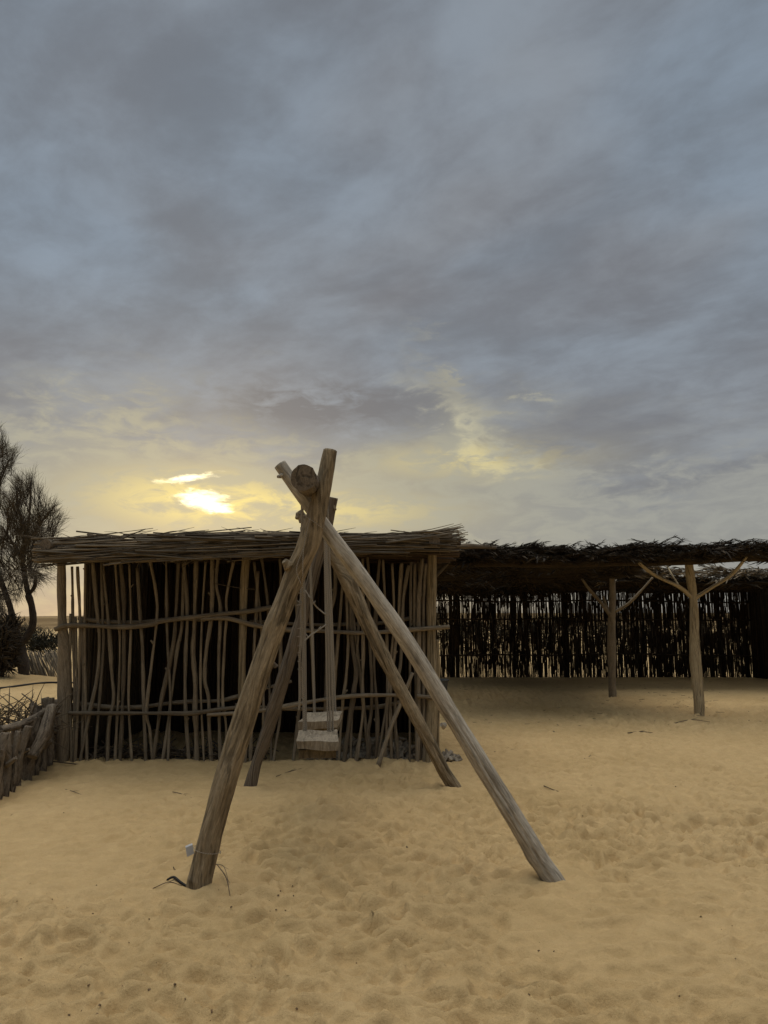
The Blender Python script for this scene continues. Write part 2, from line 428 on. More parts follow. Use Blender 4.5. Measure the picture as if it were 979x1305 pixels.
def height(x, y):
    x = np.asarray(x, float); y = np.asarray(y, float)
    near = 1 - sstep(13, 24, y)
    wx = x + .11 * (fbm(x * 3, y * 3, 3, 41) - .5) * 2; wy = y + .11 * (fbm(x * 3, y * 3, 3, 47) - .5) * 2
    act = .42 + .85 * sstep(.36, .60, fbm(x * .5 + 4, y * .5, 3, 3)) + .35 * sstep(.3, 2.2, x)
    b1 = bowls(wx * 3.0 + 11, wy * 5.6, 1); b2 = bowls(wx * 7.6, wy * 12.5 + 7, 2); b3 = bowls(x * 19, y * 19, 4)
    h = near * act * (.068 * (b1 - .36) + .108 * (b2 - .36) + .013 * (b3 - .36))
    h = h + near * .03 * (fbm(x * 1.1, y * 1.1, 3, 7) - .5) + near * .010 * (fbm(x * 14, y * 14, 3, 21) - .5)
    # scuffed, crumbly patch bottom left
    sc = sstep(.43, .54, fbm(x * 1.3 + 2, y * 2.4, 3, 29)) * (1 - sstep(-.1, .5, x)) * (1 - sstep(4.2, 5.2, y))
    h = h + sc * .085 * (fbm(x * 13, y * 22, 4, 33) - .45)
    for p in FEET:                                    # sand drifted and pressed round the swing's feet
        r = np.hypot(x - p.x, y - p.y); h = h * (1 - np.exp(-(r / .28) ** 2)) + .045 * np.exp(-((r - .15) / .065) ** 2) * (.4 + fbm(x * 6, y * 6, 2, 71)) - .008 * np.exp(-(r / .12) ** 2)
    h = h + .05 * np.exp(-((y - 8.55) / .22) ** 2) * sstep(-4.2, -3.7, x) * (1 - sstep(.4, .9, x)) * (.4 + fbm(x * 1.7, y, 2, 5))
    # mound behind the stump fence, gentle dunes far off
    h = h + .42 * np.exp(-(((x + 11.2) / 2.1) ** 2 + ((y - 18.6) / 2.6) ** 2)) + .12 * np.exp(-(((x + 7.5) / 2.5) ** 2 + ((y - 15) / 2.5) ** 2))
    far = sstep(120, 190, y) * (1 - sstep(190, 420, y) * .5)
    h = h + far * (2.7 + 1.3 * (fbm(x * .006 + 3, y * .006, 3, 51) - .45) * 2)
    h = h + sstep(25, 60, np.hypot(x, y)) * .5 * (fbm(x * .05, y * .05, 3, 61) - .5) * (1 - far)
    return h
def HZ(x, y): return float(height(np.array([x]), np.array([y]))[0])

def axis(parts):
    a = []
    for lo, hi, st in parts: a.append(np.arange(lo, hi, st))
    return np.concatenate(a)
ymid = [2.6]
while ymid[-1] < 14: ymid.append(ymid[-1] + max(.013, .0042 * ymid[-1]))
while ymid[-1] < 30: ymid.append(ymid[-1] * 1.012 )
while ymid[-1] < 3500: ymid.append(ymid[-1] * 1.05)
ys = np.concatenate([[-3500, -800, -200, -60, -20, -8, -3, 0, 1, 1.6], np.arange(2.0, 2.6, .06), np.array(ymid)])
xp = [0.0]
while xp[-1] < 3.6: xp.append(xp[-1] + .017)
while xp[-1] < 14: xp.append(xp[-1] + max(.03, .0095 * xp[-1]))
while xp[-1] < 3500: xp.append(xp[-1] * 1.10)
xp = np.array(xp); xs = np.concatenate([-xp[:0:-1], xp])
XX, YY = np.meshgrid(xs, ys)
ZZ = height(XX, YY)
nxs, nys = len(xs), len(ys)
me = bpy.data.meshes.new('sand_ground')
me.vertices.add(nxs * nys); me.vertices.foreach_set('co', np.stack([XX, YY, ZZ], -1).astype(np.float32).ravel())
I = np.arange(nxs * nys).reshape(nys, nxs)
q = np.stack([I[:-1, :-1], I[:-1, 1:], I[1:, 1:], I[1:, :-1]], -1).reshape(-1, 4)
me.loops.add(q.size); me.loops.foreach_set('vertex_index', q.ravel().astype(np.int32))
me.polygons.add(len(q)); me.polygons.foreach_set('loop_start', (np.arange(len(q)) * 4).astype(np.int32))
me.polygons.foreach_set('loop_total', np.full(len(q), 4, np.int32)); me.polygons.foreach_set('use_smooth', np.ones(len(q), bool))
me.update(); me.validate(); me.materials.append(m_sand)
ground = link(bpy.data.objects.new('sand_ground', me)); tag(ground, kind='structure')

# ------------------------------------------------------------------ stick hut
HD = 8.65                                   # its front, metres ahead
hut = empty('stick_hut', (W(310, 960, HD).x, HD, 0), 'open fronted hut of crooked upright sticks under a flat stick thatch roof', 'hut')
def tr(pts, d=HD): return [W(x, y, d) for x, y in pts]
def pole(pts, w, d=HD, mat=None, knots=1, name='lattice_pole', seg=8):
    """pts: photo pixels from top to bottom"""
    P = tr(pts, d + random.uniform(-.03, .03)); r = pw(w, d) / 2 * .97
    P.append(P[-1] + Vector((0, 0, -.12)))
    mb = MB(); sd = random.random() * 50
    mb.tube(P, [r * random.uniform(.82, 1.08) for _ in P], seg=seg, n=len(P) * 8, rough=.40, lump=.42, seed=sd)
    for _ in range(knots):                  # side stubs where twigs broke off
        k = random.randint(0, len(P) - 2); p = P[k].lerp(P[k + 1], random.random())
        if p.z < .15: continue
        a = random.choice((-1, 1)); L = random.uniform(.02, .06)
        mb.tube([p, p + Vector((a * L * .7, -.01, L * .8))], [r * .75, r * .45], seg=6, n=3, rough=.25, seed=sd)
    return mb.build(name, mat or m_pole, hut)
POLES = [
 ([(99,722),(102,790),(101,860),(99,910),(96,972)],4.2), ([(92,722),(93,790),(95,890),(93,972)],4),
 ([(118,714),(125,790),(127,812),(124,862),(114,910),(102,972)],5.2),
 ([(129,714),(131,790),(132,820),(127,890),(121,970)],4.2), ([(130,714),(138,790),(143,860),(145,890),(139,922),(137,972)],5),
 ([(147,714),(152,790),(153,830),(151,890),(147,969)],4), ([(154,716),(158,770),(158,850),(156,900),(153,972)],5.2),
 ([(175,724),(179,790),(182,830),(183,890),(186,966)],4.6), ([(191,712),(199,755),(200,790),(194,840),(187,905),(191,930),(195,969)],4.6),
 ([(228,712),(224,785),(220,825),(207,887),(200,935),(195,970)],5), ([(234,716),(238,762),(239,789),(237,828),(236,880),(238,930),(241,972)],5),
 ([(234,730),(232,795),(226,829),(218,890),(214,930),(207,971)],5), ([(250,712),(248,790),(246,830),(249,870),(249,905),(251,972)],6.8),
 ([(271,708),(270,780),(263,830),(261,865),(266,890),(267,930),(269,972)],5.4), ([(278,708),(276,745),(281,775),(279,830),(279,890),(281,972)],4.6),
 ([(298,714),(289,760),(289,785),(286,825),(284,890),(288,922),(289,971)],4.3),
 ([(329,728),(326,790),(324,825),(322,890),(319,970)],4.2), ([(333,708),(339,750),(342,785),(343,850),(346,970)],4.6),
 ([(357,712),(358,735),(358,812),(357,860),(358,905),(349,968)],4.2), ([(374,712),(379,790),(383,860),(381,905),(374,969)],5),
 ([(398,712),(396,790),(399,860),(402,930),(404,969)],4), ([(312,905),(314,940),(313,969)],4),
 ([(427,705),(427,752),(421,786),(417,860),(414,920),(411,969)],5), ([(437,738),(432,804),(428,850),(424,910),(421,969)],4.6),
 ([(441,710),(443,800),(444,822),(441,866),(437,894),(432,969)],4.6), ([(446,720),(448,800),(450,825),(454,857),(451,881),(444,930),(438,971)],6),
 ([(462,712),(463,820),(462,880),(463,900),(459,938),(454,970)],4.8), ([(468,708),(470,733),(469,763),(471,789),(472,825),(474,875),(473,910),(469,934),(471,950),(468,971)],5),
 ([(484,713),(481,748),(478,800),(477,848),(480,893),(481,930),(479,970)],5), ([(488,713),(490,752),(493,800),(494,857),(493,897),(487,934),(481,968)],4.2),
 ([(512,718),(509,763),(508,790),(503,831),(498,872),(498,908),(499,968)],5), ([(521,720),(515,756),(513,785),(511,840),(505,884),(504,923),(508,970)],4.6),
 ([(529,718),(528,789),(529,835),(530,875),(531,938),(535,974)],4.2), ([(538,712),(534,763),(534,826),(532,969)],6.2),
 ([(543,718),(540,770),(540,826),(541,969)],4.8), ([(524,716),(523,800),(522,969)],3.6), ([(446,760),(458,850),(470,969)],3.6),
]
POLES += [([(90,782),(89,880),(91,972)],3.6), ([(96,786),(98,880),(95,972)],3.8), ([(104,786),(106,870),(104,972)],3.4), ([(109,716),(108,840),(111,970)],3.6),
 ([(165,718),(167,800),(164,890),(168,970)],3.4), ([(212,716),(213,800),(217,890),(214,970)],3.4), ([(262,716),(257,800),(256,880),(260,970)],3.2),
 ([(324,716),(333,800),(336,890),(334,970)],3.6), ([(455,716),(457,800),(449,900),(447,970)],3.4), ([(500,718),(502,790),(495,880),(491,970)],3.6), ([(534,716),(539,800),(536,970)],4)]
for p, w in POLES: pole(p, w)
# heavier posts
def post(pts, ws, mat, name='post', d=HD):
    P = tr(pts, d); rr = [pw(w, d) / 2 for w in ws]
    P.append(P[-1] + Vector((0, 0, -.15))); rr.append(rr[-1])
    return tube_obj(name, P, rr, mat, hut, seg=14, n=len(P) * 9, rough=.16, lump=.18, seed=random.random() * 40)
post([(79,708),(79,785),(82,830),(83,890),(80,972)], [10.5, 10.5, 15, 16, 14], m_pole, 'corner_post')
post([(314,706),(311,760),(309,830),(308,890),(306,970)], [10, 10.5, 10.5, 10, 11], m_post)
post([(551,698),(550,770),(550,826),(551,894),(548,972)], [12, 12.5, 12.5, 13, 14], m_post, 'corner_post')
post([(557,815),(558,850),(558,905),(558,940)], [4, 6, 5, 4], m_post, 'stub', HD + .06)
def rail(pts, w, d, mat=m_pole):
    P = [W(x, y, d) for x, y in pts]; r = pw(w, d) / 2 * 1.08
    return tube_obj('cross_rail', P, [r * random.uniform(.85, 1.1) for _ in P], mat, hut, seg=8, n=len(P) * 6, rough=.22, lump=.3, seed=random.random() * 40)
FD, BD = HD - .07, HD + .08
rail([(70,802),(91,797),(156,799),(192,796),(210,791),(269,784),(317,779),(346,774)], 6, FD)
rail([(257,789),(289,788),(322,796),(339,799),(367,803),(406,804),(460,807),(480,806),(533,802),(573,799)], 5, FD)
rail([(88,909),(156,909),(210,909),(243,909),(275,905),(306,901)], 5, FD)
rail([(264,911),(300,909),(331,906),(387,896),(430,889),(467,886),(511,886)], 5, FD - .01)
rail([(531,887),(549,889),(556,890)], 5, FD)
rail([(100,788),(134,792),(177,793),(215,789),(262,790)], 4.4, BD); rail([(318,792),(400,796),(430,796),(485,794),(528,787)], 4.4, BD)
rail([(101,897),(139,901),(179,901),(210,897),(243,894),(280,893),(301,888),(336,878),(372,868)], 4.6, BD)
rail([(300,898),(360,903),(430,903),(480,901),(513,894)], 4.4, BD)
tube_obj('binding_wire', [W(x, y, HD - .03) for x, y in ((272,744),(276,744),(297,748),(312,750),(326,751))], .005, m_poledk, hut, seg=5)
XL, XR, YB = W(84, 800, HD).x, W(550, 800, HD).x, HD + 2.4
# reed walls: left, back, right
def reed_wall(p0, p1, z0, z1, n, r0, r1, skip=0.0, lean=.03, mat=m_mat, name='reed_wall', parent=None, thick=.05):
    mb = MB(); p0, p1 = Vector(p0), Vector(p1); nrm = (p1 - p0).cross(Vector((0, 0, 1))).normalized()
    for i in range(n):
        if random.random() < skip: continue
        t = (i + random.random()) / n; p = p0.lerp(p1, t) + nrm * random.uniform(-thick, thick); r = random.uniform(r0, r1)
        q = p + (p1 - p0).normalized() * random.gauss(0, lean)
        mb.tube([(p.x, p.y, z0), ((p.x + q.x) / 2 + random.gauss(0, .012), p.y, (z0 + z1) / 2), (q.x, q.y, z1 + random.uniform(-.05, .05))], r, seg=5, n=4)
    return mb.build(name, mat, parent)
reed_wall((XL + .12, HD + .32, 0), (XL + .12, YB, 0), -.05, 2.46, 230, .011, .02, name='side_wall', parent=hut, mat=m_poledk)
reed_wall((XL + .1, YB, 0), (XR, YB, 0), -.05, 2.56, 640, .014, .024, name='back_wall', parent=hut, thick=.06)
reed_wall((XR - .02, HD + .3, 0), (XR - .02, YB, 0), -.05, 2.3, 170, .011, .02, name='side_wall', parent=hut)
# roof: front bundle, deck, beams with their log ends
rf = MB()
def roof_z(px, top):
    X = px
    t = np.interp(X, [42, 120, 195, 215, 330, 420, 480, 540, 590], [687, 683, 677, 682, 677, 679, 681, 681, 674]) if top else \
        np.interp(X, [42, 200, 330, 440, 590], [717, 714, 709, 704, 702])
    return t
for i in range(620):
    dd = random.uniform(8.02, 8.62); c = random.uniform(42, 575); L = random.uniform(.5, 1.7)
    half = pw(L, 1) and L / 2 * F / 8.4
    a, b = max(c - half, 40 + random.uniform(0, 9)), min(c + half, 578 + random.gauss(6, 8))
    k = random.random() ** .9; tl = random.gauss(0, 2.0) * random.choice((.6, 1, 2.0))
    ya = roof_z(a, 1) * (1 - k) + roof_z(a, 0) * k + tl; yb = roof_z(b, 1) * (1 - k) + roof_z(b, 0) * k - tl
    m_ = ((a + b) / 2, (ya + yb) / 2 + random.gauss(0, .9))
    r = random.choice((.005, .006, .008, .010, .013))
    rf.tube([W(a, ya, dd), W(*m_, dd + random.gauss(0, .02)), W(b, yb, dd + random.gauss(0, .03))], [r, r, r * .7], seg=5, n=5, rough=.1, seed=i)
for i in range(90):                          # frayed tips lifting at the right end
    dd = random.uniform(8.15, 8.6); y0 = random.uniform(680, 694); a = random.uniform(505, 545)
    e = random.uniform(562, 594); rise = random.uniform(1, 14) * (e - a) / 70
    rf.tube([W(a, y0, dd), W((a + e) / 2, y0 - rise * .35, dd), W(e, y0 - rise, dd)], [.006, .005, .003], seg=5, n=5)
for i in range(26):                          # strays lifting off the top
    a = random.uniform(45, 540); e = a + random.choice((-1, 1)) * random.uniform(18, 50); y = roof_z(min(max(a, 42), 575), 1); dd = random.uniform(8.1, 8.6)
    rf.tube([W(a, y + 3, dd), W((a + e) / 2, y - random.uniform(0, 2), dd), W(e, y - random.uniform(1, 7), dd)], [.006, .005, .002], seg=4, n=4)
for i in range(46):                          # twigs hanging below the edge
    x = random.choice((random.uniform(150, 300), random.uniform(80, 560))); y = roof_z(x, 0); dd = random.uniform(8.3, 8.6)
    rf.tube([W(x, y - 5, dd), W(x + random.gauss(0, 7), y + random.uniform(2, 10), dd)], [.004, .002], seg=4, n=2)
for pts in ([(285,700),(250,712),(233,723)], [(275,704),(246,714),(236,720)], [(240,705),(222,711),(205,718)], [(296,702),(262,711),(244,718)]):
    rf.tube([W(x, y, 8.3) for x, y in pts], [.008, .007, .004], seg=5)
rf.tube([W(x, y, 8.15) for x, y in ((440,705),(500,703),(585,702))], .009, seg=6, rough=.1)
rf.tube([W(x, y, 8.10) for x, y in ((301,688),(301,706))], .006, seg=5)
rf.build('thatch_edge', m_stick, hut)
dk = MB()
for i in range(1500):
    y = random.uniform(8.55, YB + .35); L = random.uniform(.9, 2.2); x = random.uniform(XL - .3, XR + .3); z = random.uniform(2.34, 2.50) + .05 * (y - HD)
    a, b = max(x - L / 2, XL - .38), min(x + L / 2, XR + .34)
    dk.tube([(a, y, z), (b, y + random.gauss(0, .04), z + random.gauss(0, .02))], random.uniform(.010, .018), seg=5, n=2)
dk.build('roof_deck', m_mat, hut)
for px_b, py_b, r in ((58, 694, 7.2), (554, 690, 7.0), (312, 698, 6)):
    P = W(px_b, py_b, 8.05 if px_b != 312 else 8.5)
    tube_obj('roof_beam', [P, P + Vector((0, 1.5, .05)), (P.x, YB + .3, P.z + .1)], pw(r, 8.1), m_logdark, hut, seg=12, n=14, rough=.14, lump=.1, seed=px_b)

# loose stick leaning on the hut, tub, rubble
def ground_tube(name, pts, rad, mat, label, cat, group=None, **k):
    o = tube_obj(name, pts, rad, mat, None, origin=pts[-1], **k); return tag(o, label, cat, group)
ground_tube('stick', [W(526, 857, HD - .09), W(509, 901, HD - .12), W(498, 927, HD - .17), W(481, 979, HD - .27)], [.02, .022, .023, .026], m_pole,
            'loose slanting stick leaning against the hut lattice near its right corner', 'stick', seg=8, rough=.25, lump=.2, seed=3)
def rubble(name, c, sx, sy, sz, n, label, r=(.02, .055)):
    mb = MB()
    for i in range(n):
        a = random.random() * 6.28; k = random.random() ** .6
        p = Vector((c.x + sx * k * math.cos(a), c.y + sy * k * math.sin(a), 0)); h = sz * (1 - k * k) * random.random()
        p.z = HZ(p.x, p.y) + h; s_ = random.uniform(*r)
        u = Vector((random.gauss(0, 1), random.gauss(0, 1), random.gauss(0, .5))).normalized(); v = u.orthogonal().normalized(); w = u.cross(v)
        mb.box(p, u * s_ * 1.2, v * s_ * .8, w * s_ * random.uniform(.25, .6), jit=s_ * .9, nx=2, ny=2, nz_=1, seed=i)
    return tag(mb.build(name, m_rubble, None, smooth=False, origin=(c.x, c.y, 0)), label, 'rubble')
rubble('rubble_heap', Vector((W(475, 960, HD + .3).x, HD + .32, 0)), .80, .17, .24, 330, 'heap of pale broken rubble along the right foot of the hut front')
rubble('rubble_heap', Vector((W(572, 965, HD + .1).x, HD + .2, 0)), .15, .10, .08, 40, 'small pile of grey rubble on the sand outside the hut right corner')
mbh = MB()
for i in range(340):
    x = random.uniform(XL + .3, W(330, 900, HD).x); p = Vector((x, HD + random.uniform(.1, .55), random.uniform(.0, .10)))
    d = Vector((random.gauss(0, 1), random.gauss(0, .4), random.gauss(0, .35))).normalized() * random.uniform(.08, .3)
    mbh.tube([p, p + d * .5 + Vector((0, 0, .02)), p + d], [.011, .010, .005], seg=4, n=3)
tag(mbh.build('brush_heap', m_poledk, None, origin=(-2.8, HD + .3, 0)), 'low heap of dead branches lying inside the hut along its left foot', 'brushwood')
mbt = MB(); tp = G(557, 887)
prof = [(.20, 0), (.24, .33), (.262, .34), (.262, .365), (.235, .365), (.19, .04), (.02, .035)]
for i in range(28):
    for k in range(len(prof) - 1):
        b = len(mbt.v)
        for rr, zz_, aa in ((*prof[k], i), (*prof[k], i + 1), (*prof[k + 1], i + 1), (*prof[k + 1], i)):
            t_ = aa / 28 * 2 * math.pi; mbt.v.append(Vector((tp.x + rr * math.cos(t_), tp.y + rr * math.sin(t_), zz_ - .02)))
        mbt.f.append((b, b + 1, b + 2, b + 3)); mbt.uv += [(0, 0)] * 4
tag(mbt.build('tub', m_tub, None, smooth=False, origin=tp), 'grey tub standing on the sand behind the hut right corner post', 'tub')

# ------------------------------------------------------------------ thatched shelter with reed screens
SX0, SX1, SF, SB = 0.75, 10.45, 12.35, 21.3
shel = empty('thatched_shelter', ((SX0 + SX1) / 2, 16.8, 0), 'long dark palm thatch shelter on forked posts with a reed screen behind', 'shelter')
rs = MB()
def reeds(x0, y0, x1, y1, n, zf):
    for i in range(n):
        t = random.random(); x, y = x0 + (x1 - x0) * t, y0 + (y1 - y0) * t
        za, zb = zf(t, i)
        r = random.uniform(.006, .0125); ln = random.gauss(0, .018) * (zb - za)
        ux, uy = (x1 - x0), (y1 - y0); L = math.hypot(ux, uy); ux /= L; uy /= L
        off = random.uniform(-.05, .05)
        rs.tube([(x - uy * off, y + ux * off, za), (x + ux * ln - uy * off, y + uy * ln + ux * off, zb)], [r, r * .8], seg=4, n=2)
def zf_back(t, i):
    k = random.random()
    if k < .54: return -.05, random.uniform(1.5, 2.05) + .1 * math.sin(t * 40)
    if k < .86: return random.uniform(1.35, 1.75), random.uniform(2.0, 2.35)
    if k < .94: return -.05, 2.6
    return random.uniform(1.3, 1.7), 2.65
reeds(-1.0, SB, SX1, SB, 1250, zf_back)
def zf_bits(t, i):
    z = random.uniform(0, 2.6) if i % 2 else random.uniform(-.05, 1.1); return z, z + random.uniform(.12, .55)
reeds(-1.0, SB, SX1, SB, 7600, zf_bits)
reeds(-1.0, SB, SX1, SB, 1100, lambda t, i: (random.uniform(1.9, 2.3), random.uniform(2.4, 2.75)))
reeds(-1.0, SB, SX1, SB, 800, lambda t, i: (random.uniform(1.4, 1.7), random.uniform(1.95, 2.2)))
for c in np.random.uniform(-1, SX1, 9):        # denser bunches
    for _ in range(6):
        x = c + random.gauss(0, .07); rs.tube([(x, SB + random.uniform(-.06, .06), -.05), (x + random.gauss(0, .02), SB, 2.6)], .018, seg=4, n=2)
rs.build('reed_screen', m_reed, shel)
rs = MB()
reeds(SX1, SB, SX1 + .25, 11.5, 3800, lambda t, i: (-.05, random.uniform(2.0, 2.7)))
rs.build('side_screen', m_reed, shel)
for z in (.62, 1.62, 2.12):
    pts = [(x, SB - .08, z + random.gauss(0, .02)) for x in np.linspace(-1, SX1, 9)]
    tube_obj('screen_rail', pts, .022, m_reed, shel, seg=6)
for px in (575, 655, 720, 838, 918):
    x = W(px, 800, SB).x; tube_obj('screen_post', [(x, SB + .1, -.2), (x, SB + .1, 2.7)], .055, m_reed, shel, seg=8, n=6, rough=.15)
# roof: thatch lies on poles; open strip between front band and rear roof on the right
XG = W(838, 720, 14).x
def roof_top(x, y=12.5): return 2.79 + .03 * math.sin(x * 1.3) + .025 * math.sin(x * 3.1 + 1) - .02 * (x < 4.5) * (4.5 - x) - .16 * float(sstep(13.2, 17.0, y))
th = MB()
def in_gap(x, y):
    if x > XG + .12 * math.sin(y * 3) and 12.95 < y < 17.0 + .2 * math.sin(x * 2): return True
    if 1.95 < x < 2.45 and 16.0 < y < 18.0: return True
    return False
def frond(x, y, z, ang, L, tilt, fine=False):
    """one dry palm leaf: midrib with narrow leaflets on both sides"""
    d = Vector((math.cos(ang) * math.cos(tilt), math.sin(ang) * math.cos(tilt), math.sin(tilt)))
    s_ = d.cross(Vector((0, 0, 1))).normalized(); p = Vector((x, y, z))
    th.tube([p, p + d * L * .5 + Vector((0, 0, .02)), p + d * L], [.012, .008, .003], seg=4, n=3)
    for k in range(9):
        t = .12 + .85 * k / 9; b = p + d * L * t
        for sg in (-1, 1):
            dv = (d * 1.0 + s_ * sg * random.uniform(.35, .9) + Vector((0, 0, random.gauss(0, .28)))).normalized()
            th.blade(b, dv, random.uniform(.07, .17) if fine else random.uniform(.16, .34), random.uniform(.009, .018) if fine else random.uniform(.022, .04), up=Vector((random.gauss(0, .6), random.gauss(0, .6), 1)), droop=random.uniform(0, .25))
def edge_ok(x, y): return not in_gap(x, y)
cnt = 0
while cnt < 1250:
    x, y = random.uniform(SX0 - .2, SX1 + 1.2), random.uniform(SF, SB + .2)
    if not edge_ok(x, y): continue
    ang = random.choice((0, math.pi)) + random.gauss(0, .4); L = random.uniform(.6, 1.1)
    if not edge_ok(x + L * math.cos(ang), y + L * math.sin(ang)): continue
    lift = .06 if y < 13.5 else 0
    frond(x, y, roof_top(x, y) - .12 + random.uniform(-.04, .06) + (0 if y > 13.5 else .03), ang, L, random.gauss(0, .07)); cnt += 1
for i in range(1700):                         # front edge: leaf tips stacked in a thick ragged roll
    x = random.uniform(SX0 - .3, SX1 + 1.0); y = SF + random.uniform(-.12, .32)
    bias = 0 if random.random() < .75 else math.pi
    frond(x, y, roof_top(x) + random.uniform(-.19, .035), bias + random.gauss(0, .45), random.uniform(.22, .42), random.gauss(.10, .17), True)
for i in range(330):                          # left part hangs lower and thicker at the back
    x = random.uniform(SX0 - .1, 4.6); y = random.uniform(17.5, SB)
    if in_gap(x, y): continue
    frond(x, y, 2.55 + random.uniform(-.14, .08), random.uniform(0, 6.28), random.uniform(.5, .9), random.gauss(-.1, .2))
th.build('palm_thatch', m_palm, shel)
th = MB()
for i in range(150):                          # sparse leaves rimming the rear roof, colour lightened as if light shone through
    x = random.uniform(XG - .6, SX1 + .8)
    if W(880, 720, 17).x - .2 < x < W(925, 720, 17).x and random.random() < .6: continue
    frond(x, random.uniform(16.95, 17.4), 2.66 + random.uniform(-.07, .09), math.pi * random.choice((0, 1)) + random.gauss(0, .4), random.uniform(.4, .8), random.gauss(.05, .12))
th.build('thatch_rim', m_palmlit, shel)
# a continuous bed of thin cross poles under the leaves
bed = MB()
y = SF + .05
while y < SB:
    x = SX0 - .2
    while x < SX1 + 1.0:
        L = random.uniform(1.2, 2.6); x2 = min(x + L, SX1 + 1.1)
        n_ = max(2, int(L / .2))
        run = []
        for k in range(n_ + 1):
            xx = x + (x2 - x) * k / n_
            if in_gap(xx, y):
                if len(run) > 1: bed.tube(run, .014, seg=4, n=len(run) - 1)
                run = []
            else: run.append((xx, y + random.gauss(0, .008), roof_top(xx, y) - .17))
        if len(run) > 1: bed.tube(run, .014, seg=4, n=len(run) - 1)
        x = x2
    y += .034 if random.random() < .93 else .075
bed.build('roof_bed', m_palm, shel)
for y in (12.62, 15.93, 18.8, 21.2):
    if y == 15.93: continue
    pts = [(x, y, roof_top(x, y) - .21 + random.gauss(0, .01)) for x in np.linspace(SX0 - .3, SX1 + .6, 10)]
    tube_obj('roof_beam', pts, .05, m_reed, shel, seg=8, rough=.15)
tube_obj('roof_beam', [W(556, 697, 11.6), W(600, 696, 12.0), W(632, 698, 12.2)], [.04, .042, .03], m_stick, shel, seg=8, rough=.2, lump=.2)
tube_obj('brace', [W(556, 734, 12.4), W(580, 708, 12.4)], .03, m_poledk, shel, seg=7, rough=.2)
def fork_post(pts, ws, d, braces, mat):
    P = [W(x, y, d) for x, y in pts]; P.append(P[-1] + Vector((0, 0, -.3))); rr = [pw(w, d) / 2 for w in ws]; rr.append(rr[-1])
    o = tube_obj('post', P, rr, mat, shel, seg=14, n=60, rough=.16, lump=.16, seed=d)
    for bp, w, dy_ in braces:
        n_ = len(bp) - 1
        tube_obj('brace', [W(x, y, d + dy_ * i / n_) for i, (x, y) in enumerate(bp)], [pw(w, d) / 2 * .8 * (1 - .4 * i / n_) for i in range(n_ + 1)], mat, o, seg=8, rough=.2, lump=.2, seed=w)
    return o
m_postlit = wood('lit_pale_post_wood', (.22, .165, .09), (.42, .33, .19), (.56, .46, .30), cs=60, ls=2.5)  # pale post wood, colour lightened further so the post looks lit
fork_post([(876,705),(880,735),(884,762),(885,800),(886,835),(889,870),(892,913)], [9, 11, 9.5, 10.5, 13, 13, 11], 12.85,
          [([(884,763),(866,748),(840,736),(820,722),(803,703)], 7, -.35), ([(885,763),(905,750),(928,736),(942,722),(956,703)], 6.5, -.35),
           ([(883,764),(868,750),(857,733),(848,716)], 4, 1.0)], m_postlit)
fork_post([(777,722),(781,745),(780,785),(780,840),(781,889)], [7, 7.5, 9, 10, 10], 15.93,
          [([(779,786),(766,768),(752,752),(742,738)], 6, -.4), ([(781,781),(800,770),(818,752),(832,736)], 5, -.4), ([(777,784),(773,772),(769,760)], 6, .1)], m_pole)

# ------------------------------------------------------------------ swing frame
swf = empty('log_swing', (-.2, 6.0, 0), 'weathered log swing stand of two crossed leg pairs and a beam, standing on sand', 'swing stand')
def leg(pts, mat, seed, rough=.10, lump=.10, knots=()):
    """pts: (px, py, distance, width px)"""
    P = [W(x, y, d) for x, y, d, w in pts]; rr = [pw(w, d) / 2 * .93 for x, y, d, w in pts]
    P.append(P[-1] + (P[-1] - P[-2]).normalized() * .25); rr.append(rr[-1])
    mb = MB().tube(P, rr, seg=64, n=170, rough=rough, lump=lump, seed=seed, marks=9)
    for (x, y, d, dx_, dz_, r) in knots:
        p = W(x, y, d); mb.tube([p, p + Vector((dx_ * .6, -.01, dz_ * .6)), p + Vector((dx_, -.02, dz_))], [r * 1.5, r, r * .75], seg=10, n=6, rough=.25, seed=seed)
    return mb.build('leg', mat, swf)
leg([(421,574,4.80,19),(414,610,4.79,21),(405,650,4.78,25),(392,695,4.77,29),(374,738,4.77,28),(353,795,4.76,27.5),(334,850,4.75,28),(309,925,4.74,31),(289,990,4.73,30),(270,1060,4.72,29),(258,1110,4.72,30.5),(253,1132,4.72,32)],
    m_log, 1, .13, .05, knots=[(369,722,4.73,-.03,.035,.026)])
leg([(357,592,4.92,17),(378,622,4.92,18),(402,655,4.92,19),(430,694,4.91,20),(474,753,4.90,21),(520,820,4.90,21.5),(560,885,4.89,22),(598,948,4.88,23),(648,1030,4.87,23.5),(685,1090,4.87,24),(705,1121,4.87,26)],
    m_loggrey, 2, .08, .08, knots=[(566,925,4.85,-.02,.01,.016), (360,606,4.90,-.03,-.012,.013)])
leg([(425,634,7.10,13),(416,676,7.15,15),(403,722,7.2,15),(386,785,7.25,15.5),(362,862,7.3,19),(343,925,7.35,16),(328,970,7.37,15),(319,1003,7.39,17)], m_logdark, 3, .14, .14,
    knots=[(352,850,7.2,-.02,.04,.016)])
leg([(381,652,7.32,12),(396,672,7.32,13),(412,695,7.32,13),(428,716,7.33,14),(444,742,7.33,20),(465,788,7.34,19),(500,858,7.35,17.5),(543,938,7.37,16.5),(566,982,7.38,16),(579,1003,7.39,17)], m_log, 4, .16, .16,
    knots=[(381,655,7.3,-.02,-.05,.022), (381,655,7.3,.02,-.09,.018), (424,640,7.1,.03,-.08,.016)])
bA, bB = W(387, 608, 4.40), W(411, 664, 7.70)
